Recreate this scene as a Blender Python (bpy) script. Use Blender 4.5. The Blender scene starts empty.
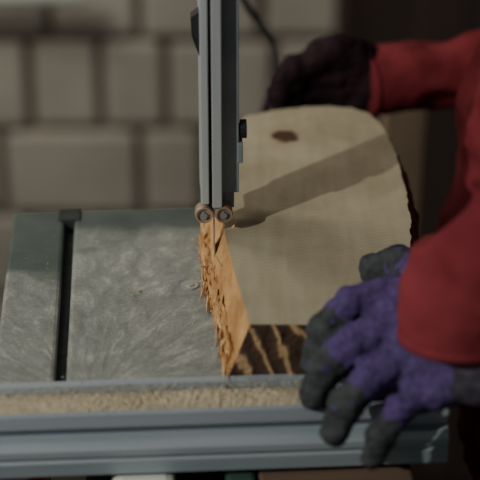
import bpy, bmesh, math, random
from mathutils import Vector, Matrix, noise, Euler
random.seed(7)
scene=bpy.context.scene
TABLE_H=0.9      # everything is authored with z=0 at the saw table top, then lifted
YAW=0.061

# ------------------------------------------------------------------ materials
def new_mat(name):
    m=bpy.data.materials.new(name); m.use_nodes=True
    nt=m.node_tree; b=nt.nodes['Principled BSDF']
    return m,nt,b
def N(nt,t,**k):
    n=nt.nodes.new(t)
    for a,v in k.items(): setattr(n,a,v)
    return n
def ramp(nt,fac,stops):
    r=N(nt,'ShaderNodeValToRGB'); e=r.color_ramp.elements
    while len(e)<len(stops): e.new(0.5)
    for i,(p,c) in enumerate(stops):
        e[i].position=p; e[i].color=(*c,1)
    nt.links.new(fac,r.inputs[0]); return r.outputs[0]
def objco(nt,scale=(1,1,1),rot=(0,0,0)):
    tc=N(nt,'ShaderNodeTexCoord'); mp=N(nt,'ShaderNodeMapping')
    mp.inputs['Scale'].default_value=scale; mp.inputs['Rotation'].default_value=rot
    nt.links.new(tc.outputs['Object'],mp.inputs[0]); return mp.outputs[0]
def tex(nt,co,scale,detail=4,dist=0,rough=.55):
    t=N(nt,'ShaderNodeTexNoise'); t.inputs['Scale'].default_value=scale
    t.inputs['Detail'].default_value=detail; t.inputs['Distortion'].default_value=dist
    t.inputs['Roughness'].default_value=rough
    nt.links.new(co,t.inputs['Vector']); return t.outputs[0]
def bump(nt,b,h,strength,dist=.002):
    u=N(nt,'ShaderNodeBump'); u.inputs['Strength'].default_value=strength
    u.inputs['Distance'].default_value=dist
    nt.links.new(h,u.inputs['Height']); nt.links.new(u.outputs[0],b.inputs['Normal'])
def math_(nt,op,a,b_=None,clamp=False):
    m=N(nt,'ShaderNodeMath',operation=op); m.use_clamp=clamp
    for i,x in enumerate((a,b_)):
        if x is None: continue
        if isinstance(x,(int,float)): m.inputs[i].default_value=x
        else: nt.links.new(x,m.inputs[i])
    return m.outputs[0]
def mix(nt,f,a,b_):
    m=N(nt,'ShaderNodeMix',data_type='RGBA')
    if isinstance(f,(int,float)): m.inputs[0].default_value=f
    else: nt.links.new(f,m.inputs[0])
    for i,x in ((6,a),(7,b_)):
        if isinstance(x,tuple): m.inputs[i].default_value=(*x,1)
        else: nt.links.new(x,m.inputs[i])
    return m.outputs[2]
def noisemat(name,c1,c2,scale=30,rough=.7,metal=0,bmp=.3,bd=.001,stretch=(1,1,1),detail=4,dist=0,lo=.35,hi=.65,spec=.4):
    m,nt,b=new_mat(name); co=objco(nt,stretch); t=tex(nt,co,scale,detail,dist)
    nt.links.new(ramp(nt,t,[(lo,c1),(hi,c2)]),b.inputs['Base Color'])
    b.inputs['Roughness'].default_value=rough; b.inputs['Metallic'].default_value=metal
    b.inputs['Specular IOR Level'].default_value=spec
    if bmp: bump(nt,b,t,bmp,bd)
    return m

M_alu=noisemat('brushed_aluminium',(.28,.34,.385),(.40,.455,.50),60,.42,.35,.15,.0003,(.05,1,1))
M_post=noisemat('post_aluminium',(.38,.42,.44),(.50,.54,.56),70,.42,.35,.12,.0003,(1,1,.05))
M_plate=noisemat('painted_grey_plate',(.17,.21,.235),(.23,.27,.295),40,.5,.2,.1)
M_screw=noisemat('zinc_screw',(.34,.34,.31),(.44,.44,.40),90,.45,.4,.1)
M_dark=noisemat('black_steel',(.016,.017,.019),(.035,.035,.038),60,.5,.3,.1)
M_steel=noisemat('blade_steel',(.35,.37,.38),(.5,.5,.5),80,.3,.9,.1)
M_copper=noisemat('bearing_bronze',(.26,.19,.14),(.42,.32,.25),90,.5,.4,.1)
M_green=noisemat('green_machine_paint',(.03,.06,.05),(.05,.09,.075),12,.5,.1,.1)
M_white=noisemat('pale_enamel',(.50,.55,.49),(.60,.64,.58),12,.5,0,.1)
M_redp=noisemat('red_plastic',(.35,.02,.03),(.5,.04,.05),12,.5,0,.1)
M_slot=noisemat('slot_dark',(.015,.02,.018),(.034,.04,.036),90,.8,0,.2)  # near-black colour for the slot and table web
M_dust=noisemat('pale_sawdust',(.35,.295,.20),(.50,.435,.31),500,.95,0,.5,.001)
M_dustg=noisemat('grey_sawdust',(.36,.36,.30),(.46,.46,.39),400,.95,0,.3)
M_chip=noisemat('orange_splinter',(.50,.30,.14),(.68,.46,.25),200,.8,0,.3)
M_red=noisemat('red_jacket_cloth',(.125,.017,.024),(.21,.034,.042),9,.9,0,.5,.004,detail=8,spec=.10)
M_trouser=noisemat('dark_trouser_cloth',(.012,.012,.016),(.03,.028,.034),14,.9,0,.4,.003)
M_boot=noisemat('boot_leather',(.015,.011,.008),(.035,.025,.018),20,.6,0,.3)
M_skin=noisemat('skin',(.50,.30,.21),(.58,.36,.27),20,.55,0,.1)
M_hair=noisemat('dark_hair',(.02,.013,.008),(.05,.032,.02),90,.7,0,.6,.002)
M_cap=noisemat('knit_cap',(.02,.02,.03),(.05,.05,.06),90,.9,0,.6,.002)
M_eye=noisemat('eye_white',(.7,.7,.68),(.75,.75,.72),20,.2,0,0)
M_purple=noisemat('purple_knit',(.054,.036,.108),(.095,.066,.178),300,.95,0,.5,.0006,lo=.3,hi=.7,spec=.1)
M_grey=noisemat('grey_latex_coating',(.028,.032,.036),(.055,.060,.064),110,.8,0,.5,.001,spec=.2)
M_knit=noisemat('ribbed_knit',(.026,.024,.036),(.06,.052,.075),120,.9,0,.8,.001,(1,.15,1))
M_blackglove=noisemat('dark_work_glove',(.018,.011,.014),(.030,.017,.021),30,.95,0,.2,spec=.05)
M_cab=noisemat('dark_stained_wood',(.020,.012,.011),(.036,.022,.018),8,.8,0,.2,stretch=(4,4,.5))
M_plank=noisemat('old_plank',(.15,.105,.07),(.20,.15,.10),14,.85,0,.2,stretch=(4,4,.4))
M_brownp=noisemat('brown_shelf_board',(.09,.055,.038),(.13,.085,.058),14,.85,0,.2,stretch=(.4,4,4))
M_block=noisemat('concrete_block',(.46,.43,.37),(.58,.545,.475),7,.95,0,.4,.004,detail=6)
M_mortar=noisemat('old_mortar',(.19,.16,.12),(.25,.21,.165),25,.95,0,.5,.004)
M_floor=noisemat('concrete_floor',(.05,.043,.036),(.09,.078,.065),6,.9,0,.3)

# dusty saw table, with the shade at its back and left painted in
m,nt,b=new_mat('dusty_table_painted_shade'); M_table=m
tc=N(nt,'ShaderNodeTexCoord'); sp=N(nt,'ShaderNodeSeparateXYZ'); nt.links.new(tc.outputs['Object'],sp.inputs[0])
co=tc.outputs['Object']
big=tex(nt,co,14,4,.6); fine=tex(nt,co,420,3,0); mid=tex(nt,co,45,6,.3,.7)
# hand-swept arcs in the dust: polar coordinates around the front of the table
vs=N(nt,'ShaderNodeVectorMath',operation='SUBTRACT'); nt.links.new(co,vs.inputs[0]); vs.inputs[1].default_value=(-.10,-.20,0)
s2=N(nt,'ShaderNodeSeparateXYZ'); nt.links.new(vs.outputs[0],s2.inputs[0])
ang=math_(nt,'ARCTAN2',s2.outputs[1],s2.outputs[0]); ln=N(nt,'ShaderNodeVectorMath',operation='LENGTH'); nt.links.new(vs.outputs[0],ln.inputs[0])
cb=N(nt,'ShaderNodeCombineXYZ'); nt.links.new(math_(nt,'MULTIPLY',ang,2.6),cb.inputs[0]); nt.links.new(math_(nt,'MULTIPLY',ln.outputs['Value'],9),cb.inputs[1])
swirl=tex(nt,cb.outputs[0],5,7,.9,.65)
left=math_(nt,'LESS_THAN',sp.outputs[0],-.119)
shade_edge=math_(nt,'SUBTRACT',.020,math_(nt,'MULTIPLY',left,.050))
d=math_(nt,'SUBTRACT',shade_edge,sp.outputs[1])
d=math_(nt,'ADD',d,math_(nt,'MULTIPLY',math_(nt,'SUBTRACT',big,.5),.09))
lit_dust_mask=math_(nt,'MULTIPLY',d,40,True)  # pale dust where lit; dark green stands in for the shade
lit_dust_mask=math_(nt,'MULTIPLY',lit_dust_mask,math_(nt,'ADD',.66,math_(nt,'MULTIPLY',mid,.5)),True)
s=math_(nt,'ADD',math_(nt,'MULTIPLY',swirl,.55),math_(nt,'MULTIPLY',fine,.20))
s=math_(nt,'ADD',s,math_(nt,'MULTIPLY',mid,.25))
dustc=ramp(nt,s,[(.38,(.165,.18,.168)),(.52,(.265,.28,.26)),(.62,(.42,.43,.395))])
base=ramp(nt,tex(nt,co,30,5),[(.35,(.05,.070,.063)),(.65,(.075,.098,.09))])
nt.links.new(mix(nt,lit_dust_mask,base,dustc),b.inputs['Base Color'])
b.inputs['Roughness'].default_value=.58; bump(nt,b,fine,.2,.0006)

# wood faces
def woodmat(name,c0,c1,c2,knot=False,rot=.12):
    m,nt,b=new_mat(name); co=objco(nt,(1,.14,1),(0,0,rot))
    w=N(nt,'ShaderNodeTexWave',wave_type='BANDS',bands_direction='X'); nt.links.new(co,w.inputs[0])
    w.inputs['Scale'].default_value=22; w.inputs['Distortion'].default_value=9; w.inputs['Detail'].default_value=3
    w.inputs['Detail Scale'].default_value=1.2
    n=tex(nt,co,120,5); n2=tex(nt,objco(nt),14,4,1)
    saw=N(nt,'ShaderNodeTexWave',wave_type='BANDS',bands_direction='Y'); nt.links.new(objco(nt,(1,1,1),(0,0,-.35)),saw.inputs[0])
    saw.inputs['Scale'].default_value=75; saw.inputs['Distortion'].default_value=2.6; saw.inputs['Detail'].default_value=3
    f=math_(nt,'ADD',math_(nt,'MULTIPLY',w.outputs[1],.035),math_(nt,'MULTIPLY',n,.30))
    f=math_(nt,'ADD',f,math_(nt,'MULTIPLY',n2,.62)); f=math_(nt,'ADD',f,math_(nt,'MULTIPLY',saw.outputs[1],.05))
    col=ramp(nt,f,[(.36,c0),(.52,c1),(.66,c2)])
    if knot:
        tc=N(nt,'ShaderNodeTexCoord'); vs=N(nt,'ShaderNodeVectorMath',operation='SUBTRACT')
        nt.links.new(tc.outputs['Object'],vs.inputs[0]); vs.inputs[1].default_value=(.034,.094,.037)
        vm=N(nt,'ShaderNodeVectorMath',operation='MULTIPLY'); nt.links.new(vs.outputs[0],vm.inputs[0]); vm.inputs[1].default_value=(.7,.62,.3)
        ln=N(nt,'ShaderNodeVectorMath',operation='LENGTH'); nt.links.new(vm.outputs[0],ln.inputs[0])
        kd=math_(nt,'ADD',ln.outputs['Value'],math_(nt,'MULTIPLY',math_(nt,'SUBTRACT',tex(nt,objco(nt),90,3),.5),.010))
        km=math_(nt,'MULTIPLY',math_(nt,'SUBTRACT',.0078,kd),400,True)
        hm=math_(nt,'MULTIPLY',math_(nt,'SUBTRACT',.016,kd),60,True)
        col=mix(nt,math_(nt,'MULTIPLY',hm,.5),col,(.24,.16,.08)); col=mix(nt,km,col,(.07,.038,.022))
    nt.links.new(col,b.inputs['Base Color']); b.inputs['Roughness'].default_value=.8
    b.inputs['Specular IOR Level'].default_value=.2
    bump(nt,b,f,.3,.001); return m
M_wood=woodmat('sawn_wood',(.27,.235,.155),(.34,.305,.21),(.40,.365,.26),True)
M_bark=noisemat('bark',(.022,.013,.008),(.11,.062,.034),60,.95,0,1,.004,(1,1,.4),detail=6)
M_cut=noisemat('fresh_cut_wood',(.38,.19,.07),(.60,.36,.15),90,.85,0,.8,.002,(1,.4,.7),detail=7)
m,nt,b=new_mat('end_grain_streaks'); M_end=m
w=N(nt,'ShaderNodeTexWave',wave_type='BANDS',bands_direction='X'); nt.links.new(objco(nt,(1,1,.5),(0,.7,0)),w.inputs[0])
w.inputs['Scale'].default_value=30; w.inputs['Distortion'].default_value=6; w.inputs['Detail'].default_value=4; w.inputs['Detail Scale'].default_value=2.0
nt.links.new(ramp(nt,w.outputs[1],[(.55,(.045,.024,.014)),(.82,(.11,.06,.03)),(.98,(.38,.25,.13))]),b.inputs['Base Color'])
b.inputs['Roughness'].default_value=.9; bump(nt,b,w.outputs[1],.5,.002)

# ------------------------------------------------------------------ mesh helpers
def empty(name,loc=(0,0,0),rz=0):
    e=bpy.data.objects.new(name,None); scene.collection.objects.link(e); e.location=loc; e.rotation_euler[2]=rz
    e.empty_display_size=.05; return e
def obj(name,bm_or_me,mats,parent=None,smooth=False):
    if isinstance(bm_or_me,bmesh.types.BMesh):
        me=bpy.data.meshes.new(name); bm_or_me.to_mesh(me); bm_or_me.free()
    else: me=bm_or_me
    for q in (mats if isinstance(mats,(list,tuple)) else [mats]): me.materials.append(q)
    if smooth:
        for p in me.polygons: p.use_smooth=True
    o=bpy.data.objects.new(name,me); scene.collection.objects.link(o)
    if parent: o.parent=parent
    return o
def box(bm,x0,x1,y0,y1,z0,z1,bev=0,mi=0):
    r=bmesh.ops.create_cube(bm,size=1); vs=r['verts']
    for v in vs:
        v.co=Vector(((x0+x1)/2+v.co.x*(x1-x0),(y0+y1)/2+v.co.y*(y1-y0),(z0+z1)/2+v.co.z*(z1-z0)))
    fs=set(f for v in vs for f in v.link_faces)
    for f in fs: f.material_index=mi
    if bev:
        es=list(set(e for v in vs for e in v.link_edges))
        bmesh.ops.bevel(bm,geom=es,offset=bev,segments=2,affect='EDGES',profile=.5)
def cyl(bm,p0,p1,r0,r1=None,seg=20,caps=True,mi=0):
    p0=Vector(p0);p1=Vector(p1); r1=r0 if r1 is None else r1; d=p1-p0
    q=d.to_track_quat('Z','Y').to_matrix().to_4x4()
    res=bmesh.ops.create_cone(bm,cap_ends=caps,segments=seg,radius1=r0,radius2=r1,depth=d.length,matrix=Matrix.Translation((p0+p1)/2)@q)
    for f in set(f for v in res['verts'] for f in v.link_faces): f.material_index=mi
def sph(bm,p,r,sc=(1,1,1),seg=20,mi=0):
    res=bmesh.ops.create_uvsphere(bm,u_segments=seg,v_segments=seg//2+2,radius=r,matrix=Matrix.Translation(Vector(p))@Matrix.Diagonal((*sc,1)))
    for f in set(f for v in res['verts'] for f in v.link_faces): f.material_index=mi
def prism(bm,pts,x0,x1,mi=0):
    a=[bm.verts.new((x0,y,z)) for y,z in pts]; c=[bm.verts.new((x1,y,z)) for y,z in pts]; n=len(pts)
    fs=[bm.faces.new(a),bm.faces.new(c[::-1])]
    for i in range(n): fs.append(bm.faces.new((a[i],c[i],c[(i+1)%n],a[(i+1)%n])))
    for f in fs: f.material_index=mi
    bmesh.ops.recalc_face_normals(bm,faces=fs)
def fuse(name,caps,mats,classify=None,parent=None,voxel=.0016,smooth=6,disp=None):
    """caps: list of (p0,r0,p1,r1[,flat0,flat1]) rounded cones fused into one continuous skin"""
    bm=bmesh.new()
    for c in caps:
        p0,r0,p1,r1=c[:4]; f0=c[4] if len(c)>4 else 0; f1=c[5] if len(c)>5 else 0
        cyl(bm,p0,p1,r0,r1,20)
        if not f0: sph(bm,p0,r0)
        if not f1: sph(bm,p1,r1)
    o=obj(name,bm,[])
    rm=o.modifiers.new('r','REMESH'); rm.mode='VOXEL'; rm.voxel_size=voxel
    sm=o.modifiers.new('s','SMOOTH'); sm.factor=.5; sm.iterations=smooth
    dg=bpy.context.evaluated_depsgraph_get(); me=bpy.data.meshes.new_from_object(o.evaluated_get(dg))
    bpy.data.objects.remove(o,do_unlink=True)
    me.materials.clear()
    if disp:
        ns=[v.normal.copy() for v in me.vertices]
        for v,n in zip(me.vertices,ns): v.co=v.co+n*disp(v.co,n)
    o=obj(name,me,mats,parent,True)
    if classify:
        for p in me.polygons: p.material_index=classify(p.center,p.normal)
    return o
def tubecurve(name,pts,r,mat,parent=None):
    cu=bpy.data.curves.new(name,'CURVE'); cu.dimensions='3D'; cu.bevel_depth=r; cu.bevel_resolution=4
    s=cu.splines.new('BEZIER'); s.bezier_points.add(len(pts)-1)
    for bp,p in zip(s.bezier_points,pts): bp.co=p; bp.handle_left_type=bp.handle_right_type='AUTO'
    cu.materials.append(mat); o=bpy.data.objects.new(name,cu); scene.collection.objects.link(o)
    if parent:o.parent=parent
    return o

# ------------------------------------------------------------------ room
bm=bmesh.new(); box(bm,-2.2,2.2,-2.6,1.3,-1.0,-.9); obj('floor',bm,M_floor)
bm=bmesh.new(); WY=1.1
box(bm,-2.2,2.2,WY+.014,WY+.2,-.9,1.3,0,1)
rows={0:[-.286,-.19,-.10,.048,.17],-1:[-.33,-.139,-.052,.10],1:[-.255,-.135,.03,.16]}
k=0
for r in range(-4,13):
    z0=-.412+r*.132; z1=z0+.132
    if z0<-.9: z0=-.9
    js=rows.get(r)
    if js is None:
        js=[-.3]
        while js[-1]<.3: js.append(js[-1]+random.uniform(.1,.19))
    js=list(js)
    while js[0]>-2.15: js.insert(0,js[0]-random.uniform(.10,.19))
    while js[-1]<2.15: js.append(js[-1]+random.uniform(.10,.19))
    for a,c in zip(js,js[1:]):
        j=random.uniform(0,.006); g=.0058
        box(bm,max(a,-2.2)+g,min(c,2.2)-g,WY-j,WY+.02,z0+g,min(z1,1.3)-g,.006)
obj('wall_back',bm,[M_block,M_mortar])
bm=bmesh.new(); cyl(bm,(-2,1.05,-.214),(-.2,1.05,-.200),.012); 
for x in (-1.2,-.5): box(bm,x-.01,x+.01,1.04,1.11,-.226,-.196)
obj('wall_conduit',bm,M_white,smooth=False)

# cabinet in the dark background
cab=empty('storage_cabinet')
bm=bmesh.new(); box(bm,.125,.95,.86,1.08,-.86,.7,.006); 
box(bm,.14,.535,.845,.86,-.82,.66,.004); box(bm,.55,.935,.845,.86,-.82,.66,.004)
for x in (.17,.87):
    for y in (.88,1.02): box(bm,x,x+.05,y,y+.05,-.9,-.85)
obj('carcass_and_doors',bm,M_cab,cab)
bm=bmesh.new()
for x in (.515,.57): cyl(bm,(x,.845,-.1),(x,.82,-.1),.006); sph(bm,(x,.815,-.1),.013)
obj('knobs',bm,M_dark,cab,True)
bm=bmesh.new(); box(bm,-.020,.020,-.012,.012,0,.86,.003); 
o=obj('wooden_plank',bm,M_plank); o.location=(.142,.42,-.9); o.rotation_euler=(0,.015,0.1)

# ------------------------------------------------------------------ bandsaw
saw=empty('bandsaw',(0,0,0),YAW)
bm=bmesh.new()
box(bm,-.161,-.1235,-.179,.0535,-.02,0,.0025); box(bm,-.1165,.118,-.179,.0535,-.02,0,.0025)
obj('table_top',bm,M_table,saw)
bm=bmesh.new(); box(bm,-.158,.115,-.176,.050,-.03,-.009); box(bm,-.128,-.112,.036,.0545,-.014,.0015,.001); obj('table_web',bm,M_slot,saw)
bm=bmesh.new()
cyl(bm,(-.0375,-.063,-.002),(-.0375,-.063,.0009),.0060,seg=24); cyl(bm,(-.0375,-.063,0),(-.0375,-.063,.0016),.0030,seg=6)
obj('table_screw',bm,M_screw,saw)
bm=bmesh.new()
prism(bm,[(-.181,-.036),(-.181,.0035),(-.187,.0035),(-.187,-.003),(-.2125,-.003),(-.2125,.002),(-.217,.002),(-.218,-.006),(-.2130,-.008),(-.2130,-.014),(-.219,-.0155),(-.2215,-.020),(-.2215,-.0245),(-.2190,-.0262),(-.2215,-.028),(-.2215,-.037)],-.42,.111)
obj('fence_rail',bm,M_alu,saw)
bm=bmesh.new(); box(bm,-.11,.10,-.13,.03,-.9,-.03,.008); box(bm,-.2,.12,-.17,.08,-.9,-.55,.01); 
box(bm,-.022,-.004,-.236,-.12,-.16,-.042,.003)
obj('cabinet_base',bm,M_green,saw)
bm=bmesh.new(); box(bm,-.090,-.052,-.243,-.13,-.13,-.040,.006); obj('switch_box',bm,M_white,saw)
bm=bmesh.new(); cyl(bm,(-.136,-.215,-.062),(-.136,-.235,-.062),.008); box(bm,-.142,-.130,-.22,-.13,-.085,-.052,.003); obj('switch_button',bm,M_redp,saw)
bm=bmesh.new(); box(bm,-.002,.09,-.238,-.14,-.075,-.042,.002); obj('shelf_board',bm,M_brownp,saw)
# column + upper housing (above the picture)
bm=bmesh.new(); box(bm,-.46,-.37,.03,.13,-.9,.95,.01); 
cyl(bm,(-.17,-.02,.66),(-.17,.08,.66),.20,seg=48); box(bm,-.40,-.17,-.02,.08,.47,.86,.01)
cyl(bm,(-.17,-.03,.66),(-.17,-.02,.66),.05,seg=32)
obj('frame_and_wheel_housing',bm,M_green,saw)
# guide post
def post(bm,x0,x1,y0,y1,z0,z1): box(bm,x0,x1,y0,y1,z0,z1,.0006)
bm=bmesh.new()
post(bm,-.0288,-.0238,-.062,-.028,.060,.5)
post(bm,-.0218,-.0154,-.062,-.028,.057,.5)
obj('guide_post',bm,M_post,saw)
bm=bmesh.new(); post(bm,-.0242,-.0214,-.057,-.030,.058,.5); obj('post_groove',bm,M_dark,saw)
bm=bmesh.new(); post(bm,-.0156,-.0040,-.054,-.014,.064,.5); post(bm,-.0156,-.0070,-.052,-.030,.052,.072)
post(bm,-.0050,-.0015,-.056,-.038,.086,.100)
obj('guide_bracket',bm,M_plate,saw)
bm=bmesh.new(); cyl(bm,(-.003,-.048,.107),(.0012,-.048,.107),.0062,seg=16); cyl(bm,(-.005,-.048,.107),(0,-.048,.107),.004,seg=12)
a=[bm.verts.new(c) for c in ((-.0288,-.055,.19),(-.034,-.055,.186),(-.0335,-.055,.174),(-.0288,-.055,.160))]
f=bm.faces.new(a); r=bmesh.ops.extrude_face_region(bm,geom=[f])
for v in r['geom']:
    if isinstance(v,bmesh.types.BMVert): v.co.y+=.01
bmesh.ops.recalc_face_normals(bm,faces=bm.faces)
obj('knob_and_clamp',bm,M_dark,saw)
bm=bmesh.new(); BZ=.0515
for x in (-.0272,-.0143):
    cyl(bm,(x,-.060,BZ),(x,-.053,BZ),.0060,seg=28)
    q=24
    vs=[[bm.verts.new((x+(r_)*math.cos(i/q*6.28318),y_,BZ+(r_)*math.sin(i/q*6.28318))) for i in range(q)] for r_,y_ in ((.0060,-.060),(.0057,-.0616),(.0046,-.0616),(.0042,-.0602))]
    for a,c in zip(vs,vs[1:]):
        for i in range(q): bm.faces.new((a[i],a[(i+1)%q],c[(i+1)%q],c[i]))
obj('guide_bearings',bm,M_copper,saw)
bm=bmesh.new()
for x in (-.0272,-.0143): cyl(bm,(x,-.0625,BZ),(x,-.0590,BZ),.0022,seg=6)
box(bm,-.029,-.011,-.053,-.046,.0500,.066,.001)
obj('bearing_bolts',bm,M_plate,saw)
bm=bmesh.new(); box(bm,-.0208,-.0200,-.058,-.048,-.03,.5); obj('saw_blade',bm,M_steel,saw)

tubecurve('power_cable',[(-.05,.32,.5),(-.012,.3,.11),(.006,.3,.062),(.026,.3,.032),(.031,.3,.010),(.021,.3,-.033),(.0,.3,-.2),(.02,.3,-.894),(.5,.4,-.894)],.0028,M_dark)

# ------------------------------------------------------------------ wood slab
top=[(.006,-.177),(.0005,-.14),(-.005,-.10),(-.0099,-.0615),(-.012,-.02),(-.012,.05),(-.006,.11),(.004,.130),(.026,.141),(.050,.148),(.069,.149),(.085,.146),(.097,.137),(.105,.118),(.109,.097),(.112,.065),(.114,.037),(.115,-.005),(.1135,-.047),(.110,-.09),(.104,-.13),(.097,-.168),(.093,-.1775),(.06,-.178),(.03,-.1775)]
bot=[(-.0073,-.180),(-.012,-.14),(-.018,-.10),(-.0235,-.07),(-.0265,-.02),(-.026,.05),(-.018,.115),(-.004,.137),(.022,.150),(.048,.156),(.07,.157),(.09,.153),(.103,.143),(.112,.122),(.116,.098),(.120,.065),(.122,.037),(.123,-.005),(.1215,-.047),(.118,-.09),(.112,-.13),(.104,-.170),(.095,-.180),(.06,-.181),(.03,-.180)]
def resample(t,b_,n):
    T=[];B=[];K=[]
    for i in range(len(t)):
        j=(i+1)%len(t)
        kind='cut' if i<5 else ('bark' if i<22 else 'end')
        for s in range(n):
            u=s/n
            T.append(Vector((t[i][0]*(1-u)+t[j][0]*u,t[i][1]*(1-u)+t[j][1]*u,.037)))
            B.append(Vector((b_[i][0]*(1-u)+b_[j][0]*u,b_[i][1]*(1-u)+b_[j][1]*u,.0006))); K.append(kind)
    return T,B,K
T,B,K=resample(top,bot,10); L=12; n=len(T); bm=bmesh.new(); rings=[]
for l in range(L+1):
    f=l/L; ring=[]
    for i in range(n):
        p=T[i].lerp(B[i],f)
        amp={'cut':.0019,'bark':.0032,'end':.0010}[K[i]]
        if l in(0,): amp*=.45
        c=Vector((.05,0,p.z)); d=(p-c); d.z=0; d.normalize()
        q=p+d*amp*(noise.noise(Vector((p.x*160,p.y*160,p.z*70)))+.5*noise.noise(p*420))
        if K[i]=='bark': q+=d*.003*math.sin(f*math.pi)
        ring.append(bm.verts.new(q))
    rings.append(ring)
ft=bm.faces.new(rings[0]); ft.material_index=0; bm.faces.new(rings[-1][::-1]).material_index=0
mi={'cut':2,'bark':1,'end':3}
for l in range(L):
    for i in range(n):
        f=bm.faces.new((rings[l][i],rings[l][(i+1)%n],rings[l+1][(i+1)%n],rings[l+1][i])); f.material_index=mi[K[i]]
bmesh.ops.recalc_face_normals(bm,faces=bm.faces)
# torn splinters along the foot of the fresh kerf, lying along the cut
def splinter(bm,p,d,w,mi):
    p=Vector(p);d=Vector(d); s=d.cross(Vector((random.uniform(-1,1),random.uniform(-1,1),random.uniform(-1,1)))).normalized()*w; t=d.cross(s).normalized()*w*.5
    v=[bm.verts.new(p-s),bm.verts.new(p+s),bm.verts.new(p+t),bm.verts.new(p+d)]
    for a in ((0,1,2),(0,1,3),(1,2,3),(0,2,3)): bm.faces.new([v[k] for k in a]).material_index=mi
for i in range(150):
    u=random.random(); k=u*4.6; a=int(k); fr=k-a
    z=random.random()**2.8*.45
    tp=Vector((*top[a],.037)).lerp(Vector((*top[a+1],.037)),fr); bp=Vector((*bot[a],.001)).lerp(Vector((*bot[a+1],.001)),fr)
    p=bp.lerp(tp,z)
    s=random.choice((-1,1,1))
    splinter(bm,p,(random.uniform(-.003,.0006),s*random.uniform(.010,.030),random.uniform(.0,.003)),random.uniform(.0008,.0026),random.choice([2,2,4]))
for p,d in (((-.018,-.072,.018),(-.006,-.004,.008)),((-.012,-.085,.026),(-.005,.004,.009)),((-.008,-.055,.034),(.006,.006,.006)),((-.020,-.060,.012),(-.007,-.008,.004)),((-.022,-.03,.01),(-.003,-.012,.012))):
    splinter(bm,p,d,.0018,4)
obj('wood_slab',bm,[M_wood,M_bark,M_cut,M_end,M_chip])

# ------------------------------------------------------------------ sawdust
bm=bmesh.new(); 
nx,ny=260,14; g=[]
for i in range(nx+1):
    row=[]
    x=-.30+i/nx*.345
    for j in range(ny+1):
        y=-.2123+j/ny*.0250; e=math.sin(j/ny*math.pi)
        h=(.6+.8*noise.noise(Vector((x*22,1,0))))*.0085*e+.0014*noise.noise(Vector((x*420,y*420,3)))
        h*=min(1,max(.1,(.045-x)*18))*min(1,max(.1,(x+.165)*12))
        row.append(bm.verts.new((x,y,-.0027+max(0,h+.001))))
    g.append(row)
for i in range(nx):
    for j in range(ny): bm.faces.new((g[i][j],g[i+1][j],g[i+1][j+1],g[i][j+1]))
def flake(p,s,mi):
    a=[bm.verts.new(Vector(p)+Vector((random.uniform(-1,1),random.uniform(-1,1),random.uniform(-.1,.9)))*s) for _ in range(3)]
    bm.faces.new(a).material_index=mi
for i in range(6500):
    x=random.gauss(-.08,.09)
    if not -.32<x<.042: continue
    y=random.uniform(-.2120,-.1875) if random.random()<.8 else random.gauss(-.199,.012)
    if y>-.1875: z=.0035 if y<-.180 else .0002
    elif y<-.2125: 
        if y<-.2165: continue
        z=.002
    else: z=random.uniform(.000,.0045)
    flake((x,y,z),random.uniform(.0004,.0011),random.choice((0,0,1)))
for i in range(5000):
    x=random.uniform(-.158,-.025); y=-.178+abs(random.gauss(0,.085))
    if y>.03 or abs(x+.12)<.004: continue
    flake((x,y,.0001),random.uniform(.0003,.0007),1)
flake((-.0755,-.075,.001),.005,2); flake((-.074,-.076,.001),.004,2)
for i in range(420):
    u=random.random(); flake((-.028+u*.016-abs(random.gauss(0,.005)),.0-.178*u,.0006),random.uniform(.0005,.0018),random.choice((0,2)))
o=obj('sawdust_pile',bm,[M_dust,M_dustg,M_chip]); o.rotation_euler[2]=YAW

# ------------------------------------------------------------------ worker
man=empty('sawmill_worker')
CUFF1=Vector((.1250,-.2235,.056)); CUFF2=Vector((.100,.197,.036))
def fold(p,n):
    a=noise.noise(Vector((p.x*9,p.y*9,p.z*16)))*.010
    c=abs(noise.noise(Vector((p.x*22+3,p.y*22,p.z*34))))*-.015
    k=min(1,max(0,((p-CUFF1).length-.040)/.030),max(0,((p-CUFF2).length-.030)/.03))
    return (a+c)*k+.0012*noise.noise(p*90)
CY=.03
jk=[((.295,CY-.09,-.10),.145,(.30,CY-.08,.12),.125),((.295,CY+.09,-.10),.145,(.30,CY+.08,.12),.125),
    ((.30,CY-.08,.12),.125,(.30,CY-.09,.40),.125),((.30,CY+.08,.12),.125,(.30,CY+.09,.40),.125),
    ((.295,CY-.09,-.10),.145,(.295,CY+.09,-.10),.145),((.30,CY-.09,.40),.125,(.30,CY+.09,.40),.125),
    ((.31,CY,.44),.10,(.30,CY,.56),.065),
    ((.31,CY-.10,.47),.075,(.31,-.175,.49),.07),((.31,CY+.10,.47),.075,(.31,.235,.49),.07),
    # near (left) arm
    ((.31,-.175,.49),.070,(.285,-.27,.255),.052),((.285,-.27,.255),.052,(.165,-.235,.122),.045),
    ((.165,-.235,.122),.045,(.127,-.218,.090),.039),((.127,-.218,.090),.039,(.1250,-.2235,.054),.0355,0,1),
    # far (right) arm
    ((.31,.235,.49),.070,(.37,.30,.11),.050),((.37,.30,.11),.050,(.25,.245,.044),.038),((.25,.245,.044),.038,(.098,.197,.036),.027,0,1)]
fuse('jacket',jk,[M_red],None,man,.0042,4,fold)
bm=bmesh.new()
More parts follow.
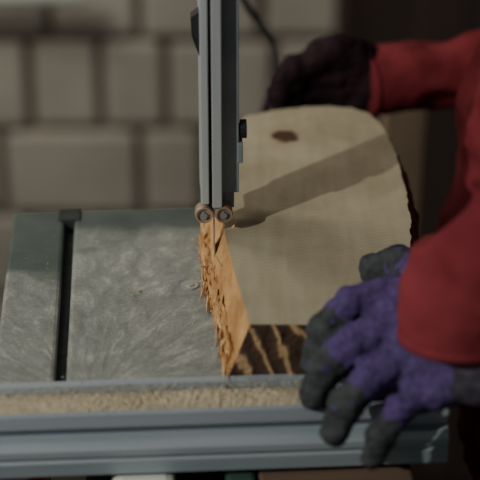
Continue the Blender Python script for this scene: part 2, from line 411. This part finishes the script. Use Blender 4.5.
def ring(bm,c,d,R,r,seg=40,ry=1):
    q=Vector(d).to_track_quat('Z','Y').to_matrix()
    vs=[]
    for i in range(seg):
        a=i/seg*2*math.pi; row=[]
        for j in range(8):
            b_=j/8*2*math.pi
            row.append(bm.verts.new(Vector(c)+q@Vector(((R+r*math.cos(b_))*math.cos(a),(R+r*math.cos(b_))*math.sin(a)*ry,r*1.8*math.sin(b_)))))
        vs.append(row)
    for i in range(seg):
        for j in range(8): bm.faces.new((vs[i][j],vs[(i+1)%seg][j],vs[(i+1)%seg][(j+1)%8],vs[i][(j+1)%8]))
ring(bm,(.1250,-.2232,.0575),(0,-.15,-1),.0335,.0022); ring(bm,(.101,.1975,.0362),(-1,-.33,-.05),.0255,.0018)
bmesh.ops.recalc_face_normals(bm,faces=bm.faces); obj('sleeve_hems',bm,M_red,man,True)

def segdist(p,a,b_):
    ab=b_-a; t=max(0,min(1,(p-a).dot(ab)/ab.length_squared)); return (p-(a+ab*t)).length,t
def hand(name,W,cuff,fingers,thumb,mats,parent,fr=.0095,palm=.0135,back=Vector((0,-.45,.9))):
    caps=[]; W=Vector(W); tips=[]
    mcps=[Vector(f[0]) for f in fingers]
    for mpt in mcps: caps.append((W.lerp(mpt,.12),palm*1.25,mpt,palm*.86))
    for a,c in zip(mcps,mcps[1:]): caps.append((a,palm*.84,c,palm*.84)); caps.append((a.lerp(W,.4),palm,c.lerp(W,.4),palm))
    sc=[1.0,1.06,1.0,.86]
    for f,s in zip(fingers,sc):
        P=[Vector(q) for q in f]; rr=[fr*1.12*s,fr*1.06*s,fr*.98*s,fr*.86*s]
        for i in range(3): caps.append((P[i],rr[i],P[i+1],rr[i+1]))
        for q in (P[1],P[2]): caps.append((q,fr*1.12*s,q+Vector((0,0,.0004)),fr*1.10*s))
        tips.append((P[1].lerp(P[2],.85),P[2])); tips.append((P[2],P[3]))
    P=[Vector(q) for q in thumb]; rr=[.016,.0125,.0115,.0098]
    rr=[r*fr/.0095 for r in rr]
    for i in range(len(P)-1): caps.append((P[i],rr[i],P[i+1],rr[i+1]))
    tips.append((P[-3].lerp(P[-2],.2),P[-2])); tips.append((P[-2],P[-1]))
    caps.append((W,palm*1.75,Vector(cuff),palm*1.95))
    def cl(c,n):
        if (c-W).length<.022 or segdist(c,W,Vector(cuff))[0]<palm*2.0 and (c-mcps[2]).length>.036: return 2
        d=min(segdist(c,a,b_)[0] for a,b_ in tips)+.003*noise.noise(c*150)
        if d<fr*1.22: return 1
        if n.dot(back)<-.15+.15*noise.noise(c*90): return 1
        return 0
    def wr(c,n): return .0013*noise.noise(c*110)+.0006*noise.noise(c*260)-.0016*abs(noise.noise(Vector((c.x*70,c.y*160,c.z*160))))
    return fuse(name,caps,mats,cl,parent,.0014,5,wr)
near=[[(.0930,-.176,.058),(.0652,-.182,.0545),(.0497,-.191,.0415),(.0440,-.1925,.0205)],
      [(.0900,-.198,.0500),(.0653,-.207,.0415),(.0490,-.212,.0270),(.0430,-.214,.0110)],
      [(.0956,-.217,.0370),(.0751,-.227,.0310),(.0604,-.236,.0185),(.0545,-.239,.0010)],
      [(.1062,-.232,.0225),(.0912,-.2415,.0185),(.0810,-.246,.0042),(.0762,-.2455,-.0125)]]
hand('glove_near',(.140,-.232,.042),(.158,-.236,.062),near,[(.122,-.20,.060),(.108,-.165,.062),(.0980,-.138,.0570),(.083,-.132,.0500)],[M_purple,M_grey,M_knit],man,fr=.0100)
far=[[(.078,.192,.060),(.060,.188,.060),(.042,.182,.054),(.032,.176,.046)],
     [(.078,.196,.046),(.056,.194,.046),(.040,.186,.042),(.030,.176,.036)],
     [(.080,.198,.030),(.058,.196,.030),(.040,.188,.028),(.032,.178,.024)],
     [(.084,.198,.012),(.066,.196,.012),(.052,.188,.010),(.044,.178,.008)]]
hand('glove_far',(.108,.200,.038),(.124,.205,.039),far,[(.098,.200,.050),(.088,.194,.062),(.074,.188,.068),(.060,.182,.066)],[M_blackglove,M_blackglove,M_blackglove],man,fr=.0108,palm=.0118)

tr=[((.30,CY-.09,-.16),.115,(.31,CY-.10,-.48),.075),((.31,CY-.10,-.48),.075,(.32,CY-.11,-.80),.055),
    ((.30,CY+.09,-.16),.115,(.31,CY+.10,-.48),.075),((.31,CY+.10,-.48),.075,(.32,CY+.11,-.80),.055),((.30,CY-.08,-.16),.115,(.30,CY+.08,-.16),.115)]
fuse('trousers',tr,[M_trouser],None,man,.007,4,lambda p,n:fold(p,n)*.7)
bt=[]
for s in(-1,1):
    y=CY+s*.11
    bt+=[((.33,y,-.76),.05,(.33,y,-.86),.045),((.33,y,-.862),.038,(.22,y+s*.015,-.866),.034)]
fuse('boots',bt,[M_boot],None,man,.005,3)
H=Vector((.275,CY,.70))
bm=bmesh.new(); sph(bm,H,.1,(.95,.76,1.12),24); sph(bm,H+Vector((-.035,0,-.06)),.06,(1,.9,.9),20)
cyl(bm,H+Vector((-.085,0,.005)),H+Vector((-.112,0,-.028)),.008,.015,12); sph(bm,H+Vector((-.108,0,-.027)),.014,seg=12)
for s in(-1,1): sph(bm,H+Vector((.005,s*.078,-.01)),.022,(.7,.35,1.25),12)
sph(bm,H+Vector((-.088,0,-.058)),.016,(.5,1.5,.5),12)
cyl(bm,(.30,CY,.53),H+Vector((.01,0,-.05)),.055,.055,20)
oh=obj('head',bm,M_skin,man,True); rm=oh.modifiers.new('r','REMESH'); rm.mode='VOXEL'; rm.voxel_size=.004; s_=oh.modifiers.new('s','SMOOTH'); s_.iterations=3; rm.use_smooth_shade=True
bm=bmesh.new()
for s in(-1,1): sph(bm,H+Vector((-.084,s*.032,.008)),.013,seg=14); sph(bm,H+Vector((-.0945,s*.032,.007)),.005,seg=10,mi=1)
obj('eyes',bm,[M_eye,M_hair],man,True)
bm=bmesh.new(); sph(bm,H+Vector((.008,0,.03)),.104,(.97,.80,1.0),24)
bmesh.ops.bisect_plane(bm,geom=bm.verts[:]+bm.edges[:]+bm.faces[:],plane_co=H+Vector((0,0,.035)),plane_no=(-.35,0,-1),clear_outer=True)
ocap=obj('knit_cap',bm,M_cap,man,True); ocap.modifiers.new('so','SOLIDIFY').thickness=.006
bm=bmesh.new(); sph(bm,H+Vector((.018,0,.0)),.101,(.92,.79,1.05),24)
bmesh.ops.bisect_plane(bm,geom=bm.verts[:]+bm.edges[:]+bm.faces[:],plane_co=H+Vector((.02,0,0)),plane_no=(-1,0,-.5),clear_outer=True)
obj('hair',bm,M_hair,man,True)

# ------------------------------------------------------------------ lights
def aim(o,t): o.rotation_euler=(Vector(t)-o.location).to_track_quat('-Z','Y').to_euler()
l=bpy.data.lights.new('work_lamp','SPOT'); l.energy=52; l.color=(1,.96,.86); l.shadow_soft_size=.014; l.spot_size=math.radians(44); l.spot_blend=.85
o=bpy.data.objects.new('work_lamp',l); scene.collection.objects.link(o); o.location=(-.92,-.86,.78); aim(o,(0,-.03,.02))
l=bpy.data.lights.new('ceiling_light','AREA'); l.energy=1.6; l.size=.9; l.color=(.80,.93,1)
o=bpy.data.objects.new('ceiling_light',l); scene.collection.objects.link(o); o.location=(-.35,-.2,1.35); aim(o,(-.05,.1,0))
l=bpy.data.lights.new('wall_fill','AREA'); l.energy=8; l.size=.5; l.color=(1,.92,.80)  # added fill to brighten the back wall, no actual lamp there
o=bpy.data.objects.new('wall_fill',l); scene.collection.objects.link(o); o.location=(-.7,.35,.75); aim(o,(-.15,1.1,-.4))
w=bpy.data.worlds.new('World'); scene.world=w; w.use_nodes=True
w.node_tree.nodes['Background'].inputs[0].default_value=(.74,.75,.71,1); w.node_tree.nodes['Background'].inputs[1].default_value=.125

# ------------------------------------------------------------------ camera
c=bpy.data.cameras.new('camera'); c.lens=128.57; c.sensor_width=36; c.clip_start=.05
c.dof.use_dof=True; c.dof.focus_distance=1.12; c.dof.aperture_fstop=4.8
cam=bpy.data.objects.new('camera',c); scene.collection.objects.link(cam)
cam.location=(0,-1.0596,.5634); cam.rotation_euler=(math.radians(62),0,0); scene.camera=cam
for o in scene.objects:
    if o.parent is None: o.location.z+=TABLE_H
